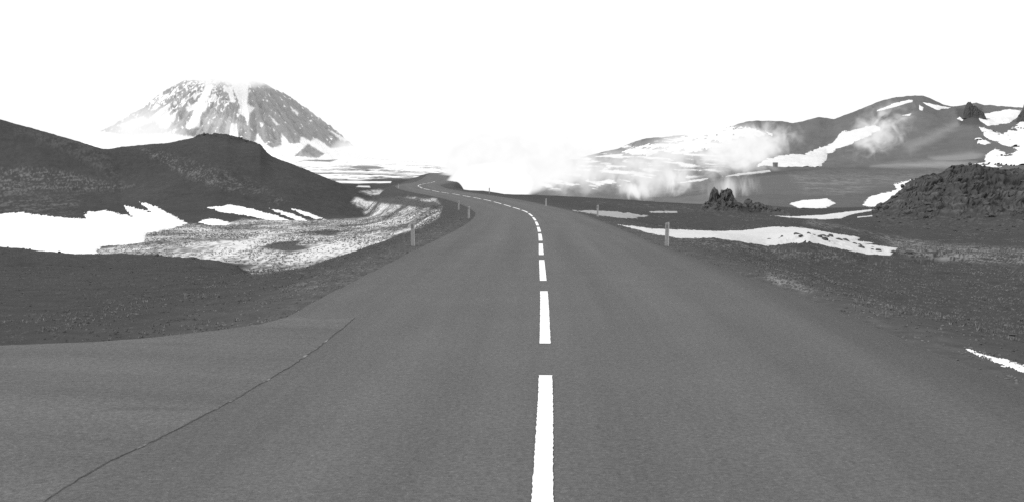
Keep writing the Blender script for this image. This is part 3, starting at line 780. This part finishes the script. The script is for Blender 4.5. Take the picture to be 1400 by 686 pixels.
for i in range(22):
    px = random.uniform(5, 330); put_boulder(px, random.uniform(34, 39), random.uniform(.03, .085), 'small dark stone on the edge before the left snow bank', 'stones before the left snow bank')

# ------------------------------------------------------------------ hut on the terrace
def build_hut():
    d = 470; px, py = 1060, 231; x = (px - 700) / F * d
    r = empty('hut', (x, d, float(ground_z(x, d)) - .05))
    V, Fc = [], []; box(V, Fc, -.95, .95, -.9, .9, -.4, 1.75)
    mesh_obj('wall', V, Fc, M_hut, r, smooth=False)
    V = [(-1.1, -1.05, 1.76), (1.1, -1.05, 1.76), (1.1, 1.05, 1.76), (-1.1, 1.05, 1.76), (-1.1, 0, 2.2), (1.1, 0, 2.2)]
    me = bpy.data.meshes.new('roof'); me.from_pydata(V, [], [(0, 1, 5, 4), (2, 3, 4, 5), (0, 4, 3), (1, 2, 5), (0, 3, 2, 1)])
    me.materials.append(M_dark); o = bpy.data.objects.new('roof', me); C.objects.link(o); o.parent = r
    V, Fc = [], []; box(V, Fc, -.35, .35, -.94, -.905, -.1, 1.5)
    mesh_obj('door', V, Fc, M_dark, r, smooth=False)
    tag(r, 'tiny dark hut at the lower end of the wide snowfield', 'hut')
build_hut()

# ------------------------------------------------------------------ loose stones and grass
def scatter(name, pts, size, mat, kind_shape, label):
    """many small solids in one mesh"""
    n = len(pts); rs = RNG
    if kind_shape == 'stone':
        base = np.array([(1, 0, 0), (-1, 0, 0), (0, 1, 0), (0, -1, 0), (0, 0, .8), (0, 0, -.5)], float)
        fc = np.array([(0, 2, 4), (2, 1, 4), (1, 3, 4), (3, 0, 4), (2, 0, 5), (1, 2, 5), (3, 1, 5), (0, 3, 5)])
        B = np.repeat(base[None], n, 0) + rs.normal(0, .22, (n, 6, 3))
    else:
        # tuft of five blades
        vs_, fs_ = [], []
        for k in range(5):
            a = k * 1.256; c, s = math.cos(a), math.sin(a)
            b = len(vs_); vs_ += [(c * .15 - s * .22, s * .15 + c * .22, -.2), (c * .15 + s * .22, s * .15 - c * .22, -.2), (c * .75, s * .75, 1.0)]
            fs_.append((b, b + 1, b + 2))
        base = np.array(vs_); fc = np.array(fs_)
        B = np.repeat(base[None], n, 0) + rs.normal(0, .14, (n, len(base), 3))
    a = rs.uniform(0, 6.28, n); ca, sa = np.cos(a)[:, None], np.sin(a)[:, None]
    x = B[..., 0] * ca - B[..., 1] * sa; y = B[..., 0] * sa + B[..., 1] * ca
    s = size[:, None]
    V = np.stack([x * s + pts[:, 0:1], y * s + pts[:, 1:2], B[..., 2] * s + pts[:, 2:3]], -1).reshape(-1, 3)
    m = base.shape[0]
    Fc = (fc[None] + (np.arange(n) * m)[:, None, None]).reshape(-1, 3)
    o = mesh_obj(name, V, Fc, mat, smooth=False)
    tag(o, label, kind='stuff'); return o

def pts_on(n, px0, px1, d0, d1, cond=None, bias=1.0):
    px = RNG.uniform(px0, px1, n); t = RNG.uniform(0, 1, n)
    d = (d0 ** 2 + (d1 ** 2 - d0 ** 2) * t ** bias) ** .5
    x = (px - 700) / F * d
    z = ground_z(x, d); py = YH - (z - H) / d * F
    la_, _ = road_lat(x, d)
    ok = np.where(la_ > 0, la_ - widen(d), -la_) > 3.80
    if cond is not None: ok &= cond(x, d, px, py, la_)
    return np.stack([x, d, z], 1)[ok]
off_ap = lambda x, y: polysd(x, y, apron) < -.15
# tussocks in the snowy hollow
P1 = pts_on(90000, 130, 620, 50, 200, lambda x, y, px, py, la_: (polysd(px, py, VAL) + 5 * fbm(x / 3, y / 5, 3) > 0) & (fbm(x / 5 + 3, y / 9, 3) > -.05 + RNG.uniform(-.3, .3, len(x))) & (np.abs(la_) > 5))
scatter('dead_grass', P1, RNG.uniform(.03, .10, len(P1)), M_tuft_dark, 'tuft', 'dark tussocks poking through thin snow in the hollow left of the road')
P2 = pts_on(30000, 900, 1480, 14, 80, lambda x, y, px, py, la_: (fbm(x / 2, y / 5, 3) > .12) & (np.abs(la_) > 5) & (polysd(px, py, SNOWS[4][1][0]) < -1))
scatter('dead_grass', P2, RNG.uniform(.02, .06, len(P2)), M_tuft, 'tuft', 'pale withered grass on the dark rubble right of the road')
P3 = pts_on(60000, -80, 700, 12, 80, lambda x, y, px, py, la_: off_ap(x, y) & (la_ > -8.5) & (la_ < -4.3) & (fbm(x / 1.2, y / 2.5, 3) > .0))
scatter('dead_grass', P3, RNG.uniform(.012, .045, len(P3)), M_tuft, 'tuft', 'pale withered grass along the left road shoulder')
P4 = pts_on(110000, -80, 1480, 7, 60, lambda x, y, px, py, la_: off_ap(x, y) & (np.abs(la_) < 8) & (RNG.uniform(0, 1, len(x)) < np.exp(-(np.where(la_ > 0, la_ - widen(y), -la_) - 3.8) / .8)))
scatter('gravel', P4, RNG.uniform(.008, .03, len(P4)), M_pebble, 'stone', 'loose gravel along both road edges')
P5 = pts_on(50000, -80, 1480, 10, 60, lambda x, y, px, py, la_: off_ap(x, y) & (np.abs(la_) > 5.2) & (polysd(px, py, SNOWS[4][1][0]) < -1) & (fbm(x / 3, y / 3, 3) > -.3))
scatter('rubble', P5, RNG.uniform(.008, .028, len(P5)) * (1 + (RNG.uniform(0, 1, len(P5)) > .985) * 1.2), M_rock, 'stone', 'dark lava rubble scattered over the ground beside the road')

# ------------------------------------------------------------------ the snow streaked mountain
MPX, MD = 322.0, 2400.0
def build_mountain():
    m = MD / F
    nt_, nr_ = int(900 * Q), int(260 * Q)
    th = np.linspace(0, 2 * np.pi, nt_, endpoint=False); rr = np.linspace(0, 1, nr_) ** 1.0 * 300
    T, R_ = np.meshgrid(th, rr)
    cx_, sy_ = np.cos(T), np.sin(T)
    # radius (photo pixels) -> row of the surface
    rx = [0, 36, 49, 74, 102, 129, 163, 190, 225, 300]
    ry_r = [106, 111, 118, 134, 156, 177, 206, 221, 229, 235]
    rl = [0, 50, 70, 82, 103, 123, 152, 190, 230, 300]
    ry_l = [106, 110, 114, 122, 137, 154, 172, 194, 214, 230]
    yr = np.interp(R_, rx, ry_r); yl = np.interp(R_, rl, ry_l)
    w = (cx_ + 1) / 2; row = yl * (1 - w) + yr * w
    px_ = R_ * cx_; py_ = R_ * sy_
    flank = sstep(25, 70, R_) * sstep(290, 190, R_)
    ang = fbm(cx_ * 5 + 3, sy_ * 5, 3)
    gul = ridged(cx_ * 9 + R_ / 140, sy_ * 9 + 4, 4)
    rgh = fbm(px_ / 9, py_ / 9, 5)
    hpx = (YH - row) + flank * (7 * gul * sstep(40, 120, R_) + 5 * rgh + 3 * ang) - 2
    x = (MPX - 700) * m + px_ * m; y = MD + py_ * m * .85; z = H + hpx * m
    # where it lands in the picture, used to lay out its snowfields
    PXm = 700 + x / y * F; PYm = YH - (z - H) / y * F
    chute = -99 * np.ones(x.shape)
    polys = [
     [(314, 110), (340, 110), (338.5, 143), (349, 148), (342, 155), (338.5, 171), (335, 161), (325, 154), (329, 144), (322, 130)],
     [(283, 112), (293, 118), (284, 137), (284, 147), (275, 158), (272, 174), (256, 177), (254, 174), (262, 160), (266, 150), (254, 153), (255, 147), (270, 140), (276, 128)],
     [(243, 150), (240, 164), (228, 177), (216, 174), (218, 167), (205, 168), (176, 178), (160, 172), (195, 160), (203, 163), (222, 148), (236, 140), (228, 152), (234, 158)],
     [(316, 169), (324, 169), (326, 194), (312, 190)],
     [(212, 143), (220, 143), (214, 150), (206, 152)],
     [(352, 183), (361, 196), (372, 203), (385, 199), (385, 183), (397, 197), (410, 196), (411, 187), (425, 193), (432, 189), (452, 203), (480, 200), (560, 225), (560, 240), (340, 240), (345, 205)],
     [(398, 147), (409, 155), (407, 158), (400, 152)], [(370, 160), (382, 171), (378, 172)], [(448, 177), (476, 192), (470, 195)],
     [(120, 178), (178, 186), (190, 184), (230, 182), (280, 190), (280, 230), (100, 230)],
     [(305, 117), (318, 122), (322, 140), (316, 140), (312, 128), (305, 124)]]
    for p in polys: chute = np.maximum(chute, polysd(PXm, PYm, p))
    tri = polysd(PXm, PYm, [(402, 214), (421, 197), (444, 211), (436, 216)])
    n1 = fbm(cx_ * 13 + R_ / 16, sy_ * 13 - R_ / 22, 5); n2 = fbm(px_ / 3.2, py_ / 5, 4)
    bias = 0.30 - 0.26 * sstep(350, 325, PXm) * sstep(172, 135, PYm) - .05 * sstep(310, 260, PXm)
    snowm = np.maximum(sstep(-1.2, 1.0, chute + 2.2 * n2), sstep(bias, bias + .09, .7 * n1 + .65 * n2))
    snowm = np.maximum(snowm, sstep(188, 212, R_ + 14 * n1) )
    snowm = snowm * (1 - sstep(-1, 1, tri + 1.5 * n2))
    snowm = np.where(sy_ > .25, 0.7, snowm)
    rock = 0.345 + 0.03 * rgh + 0.05 * sstep(.1, .5, n2) * -1  # rock albedo lifted so the colour carries the distance haze
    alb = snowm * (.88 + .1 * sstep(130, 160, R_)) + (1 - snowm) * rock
    I = np.arange(x.size).reshape(x.shape)
    J = np.roll(I, -1, axis=1)
    Fc = np.stack([I[:-1], J[:-1], J[1:], I[1:]], -1).reshape(-1, 4)
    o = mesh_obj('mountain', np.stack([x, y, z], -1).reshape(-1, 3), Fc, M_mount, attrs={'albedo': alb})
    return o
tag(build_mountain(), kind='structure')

# ------------------------------------------------------------------ steam and cloud: volumes that emit their white in place of scattered light
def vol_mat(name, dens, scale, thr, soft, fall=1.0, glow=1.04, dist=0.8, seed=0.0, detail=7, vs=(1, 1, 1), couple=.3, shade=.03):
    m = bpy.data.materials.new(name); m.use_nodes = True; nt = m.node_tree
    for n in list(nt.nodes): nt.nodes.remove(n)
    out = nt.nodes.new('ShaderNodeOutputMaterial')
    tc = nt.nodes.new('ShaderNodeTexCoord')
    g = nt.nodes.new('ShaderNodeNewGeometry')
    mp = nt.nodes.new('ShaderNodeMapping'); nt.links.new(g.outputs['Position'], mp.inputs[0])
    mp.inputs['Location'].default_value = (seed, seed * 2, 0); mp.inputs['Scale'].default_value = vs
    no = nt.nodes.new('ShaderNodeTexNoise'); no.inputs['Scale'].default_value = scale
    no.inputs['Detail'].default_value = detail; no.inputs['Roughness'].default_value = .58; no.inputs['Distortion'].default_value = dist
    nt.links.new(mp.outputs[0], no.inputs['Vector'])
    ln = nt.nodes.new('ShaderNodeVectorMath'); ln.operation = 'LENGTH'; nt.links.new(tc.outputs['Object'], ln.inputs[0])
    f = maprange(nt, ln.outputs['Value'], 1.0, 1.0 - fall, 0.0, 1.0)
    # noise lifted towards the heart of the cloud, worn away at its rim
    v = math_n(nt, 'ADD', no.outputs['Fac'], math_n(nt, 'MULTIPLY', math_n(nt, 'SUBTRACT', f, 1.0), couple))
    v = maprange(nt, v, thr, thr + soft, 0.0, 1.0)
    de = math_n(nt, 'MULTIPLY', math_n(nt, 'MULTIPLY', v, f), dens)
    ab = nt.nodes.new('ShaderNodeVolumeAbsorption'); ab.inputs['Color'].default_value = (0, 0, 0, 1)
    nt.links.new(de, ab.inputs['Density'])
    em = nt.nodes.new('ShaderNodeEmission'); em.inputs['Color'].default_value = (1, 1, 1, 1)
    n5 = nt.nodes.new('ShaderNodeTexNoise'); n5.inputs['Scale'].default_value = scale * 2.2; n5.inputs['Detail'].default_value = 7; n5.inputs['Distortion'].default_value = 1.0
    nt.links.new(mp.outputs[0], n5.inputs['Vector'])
    nt.links.new(math_n(nt, 'MULTIPLY', de, maprange(nt, n5.outputs['Fac'], .38, .56, glow - shade, glow)), em.inputs['Strength'])  # emission varied to paint grey shading into the billows
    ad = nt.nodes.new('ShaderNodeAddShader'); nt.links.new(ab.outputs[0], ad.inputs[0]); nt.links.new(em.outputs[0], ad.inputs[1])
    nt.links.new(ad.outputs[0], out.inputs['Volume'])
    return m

def puff(name, px, py, d, wpx, hpx, depth, mat, label, cat, tilt=0, group=None):
    import bmesh
    me = bpy.data.meshes.new(name); bm = bmesh.new()
    bmesh.ops.create_icosphere(bm, subdivisions=4, radius=1.0)
    bm.to_mesh(me); bm.free(); me.materials.append(mat)
    o = bpy.data.objects.new(name, me); C.objects.link(o)
    m = d / F
    o.location = ((px - 700) * m, d, H + (YH - py) * m); o.scale = (wpx * m, depth, hpx * m)
    o.rotation_euler = (0, math.radians(tilt), 0)
    tag(o, label, cat, group, 'stuff' if False else None)
    return o
GS = 'steam drifting off the hot ground'
def V_(n, dens, sc_, thr, soft, seed, **k): return vol_mat(n, dens, sc_, thr, soft, seed=seed, **k)
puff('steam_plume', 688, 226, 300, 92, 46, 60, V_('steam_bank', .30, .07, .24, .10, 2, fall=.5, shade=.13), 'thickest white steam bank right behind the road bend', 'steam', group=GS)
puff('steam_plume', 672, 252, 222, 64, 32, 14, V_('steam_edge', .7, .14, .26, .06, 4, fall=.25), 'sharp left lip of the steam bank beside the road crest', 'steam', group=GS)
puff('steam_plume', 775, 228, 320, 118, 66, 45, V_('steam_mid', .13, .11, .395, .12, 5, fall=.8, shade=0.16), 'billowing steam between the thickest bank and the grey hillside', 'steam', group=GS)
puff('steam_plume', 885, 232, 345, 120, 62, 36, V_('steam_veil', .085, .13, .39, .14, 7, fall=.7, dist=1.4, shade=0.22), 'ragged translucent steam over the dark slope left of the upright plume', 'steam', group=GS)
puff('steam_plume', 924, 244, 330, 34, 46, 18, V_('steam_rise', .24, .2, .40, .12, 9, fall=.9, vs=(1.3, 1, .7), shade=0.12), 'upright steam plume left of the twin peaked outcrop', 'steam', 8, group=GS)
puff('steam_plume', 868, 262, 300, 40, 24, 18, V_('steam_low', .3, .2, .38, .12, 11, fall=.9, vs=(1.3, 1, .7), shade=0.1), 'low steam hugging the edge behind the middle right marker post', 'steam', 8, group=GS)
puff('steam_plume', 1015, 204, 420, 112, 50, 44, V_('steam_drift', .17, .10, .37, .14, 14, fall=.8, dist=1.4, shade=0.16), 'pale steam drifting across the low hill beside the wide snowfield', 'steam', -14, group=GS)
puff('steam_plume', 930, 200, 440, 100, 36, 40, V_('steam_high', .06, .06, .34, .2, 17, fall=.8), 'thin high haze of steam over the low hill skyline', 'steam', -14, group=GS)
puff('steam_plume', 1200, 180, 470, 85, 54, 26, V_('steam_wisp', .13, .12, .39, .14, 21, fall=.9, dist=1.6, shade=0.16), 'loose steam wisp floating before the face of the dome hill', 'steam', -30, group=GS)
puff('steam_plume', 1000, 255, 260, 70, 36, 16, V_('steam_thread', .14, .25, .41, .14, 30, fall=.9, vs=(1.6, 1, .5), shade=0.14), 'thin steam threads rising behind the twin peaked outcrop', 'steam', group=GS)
GC = 'cloud around the mountain'
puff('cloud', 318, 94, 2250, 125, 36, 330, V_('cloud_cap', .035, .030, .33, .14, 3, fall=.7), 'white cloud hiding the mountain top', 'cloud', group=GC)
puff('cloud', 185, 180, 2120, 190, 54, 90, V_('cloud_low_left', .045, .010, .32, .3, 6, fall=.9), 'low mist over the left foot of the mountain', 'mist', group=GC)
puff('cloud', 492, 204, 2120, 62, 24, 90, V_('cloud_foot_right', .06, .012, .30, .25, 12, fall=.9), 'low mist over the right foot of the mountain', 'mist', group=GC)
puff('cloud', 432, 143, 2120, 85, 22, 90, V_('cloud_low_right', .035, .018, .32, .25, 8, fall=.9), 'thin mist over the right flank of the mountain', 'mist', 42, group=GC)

# ------------------------------------------------------------------ light
SE, SR = math.radians(33), math.radians(-112)
w = bpy.data.worlds.new('World'); bpy.context.scene.world = w; w.use_nodes = True
nt = w.node_tree; bg = nt.nodes['Background']
sky = nt.nodes.new('ShaderNodeTexSky'); sky.sky_type = 'NISHITA'; sky.sun_disc = False
sky.sun_elevation = SE; sky.sun_rotation = SR; sky.dust_density = 3
bw = nt.nodes.new('ShaderNodeRGBToBW'); nt.links.new(sky.outputs[0], bw.inputs[0])
# solid overcast over the clear sky, so bright that the photograph clips it
v = math_n(nt, 'ADD', math_n(nt, 'MULTIPLY', math_n(nt, 'MINIMUM', bw.outputs[0], 12.0), 0.08), 9.4)
cc = nt.nodes.new('ShaderNodeCombineColor')
for i in range(3): nt.links.new(v, cc.inputs[i])
nt.links.new(cc.outputs[0], bg.inputs['Color']); bg.inputs['Strength'].default_value = 0.107
sun = bpy.data.lights.new('sun', 'SUN'); sun.energy = 2.0; sun.angle = math.radians(14); sun.color = (1, 1, 1)
so = bpy.data.objects.new('sun', sun); C.objects.link(so)
from mathutils import Vector
# sun_rotation is measured from +Y towards +X
sd = Vector((math.sin(SR) * math.cos(SE), math.cos(SR) * math.cos(SE), math.sin(SE)))
so.rotation_euler = sd.to_track_quat('Z', 'Y').to_euler(); so.location = (0, 0, 60)

# ------------------------------------------------------------------ camera
cd = bpy.data.cameras.new('camera'); cam = bpy.data.objects.new('camera', cd); C.objects.link(cam)
cd.sensor_width = 36; cd.lens = 36; cd.clip_start = .05; cd.clip_end = 20000
cd.shift_y = -(343 - YH) / 1400
cam.location = (0, 0, H); cam.rotation_euler = (math.radians(90), 0, 0)
sc = bpy.context.scene; sc.camera = cam
sc.view_settings.view_transform = 'Standard'; sc.view_settings.look = 'None'; sc.view_settings.exposure = 0
sc.render.engine = 'CYCLES'
sc.cycles.max_bounces = 5; sc.cycles.diffuse_bounces = 3; sc.cycles.transparent_max_bounces = 16; sc.cycles.volume_bounces = 0
sc.cycles.volume_step_rate = 0.3; sc.cycles.volume_max_steps = 512
sc.cycles.use_denoising = False
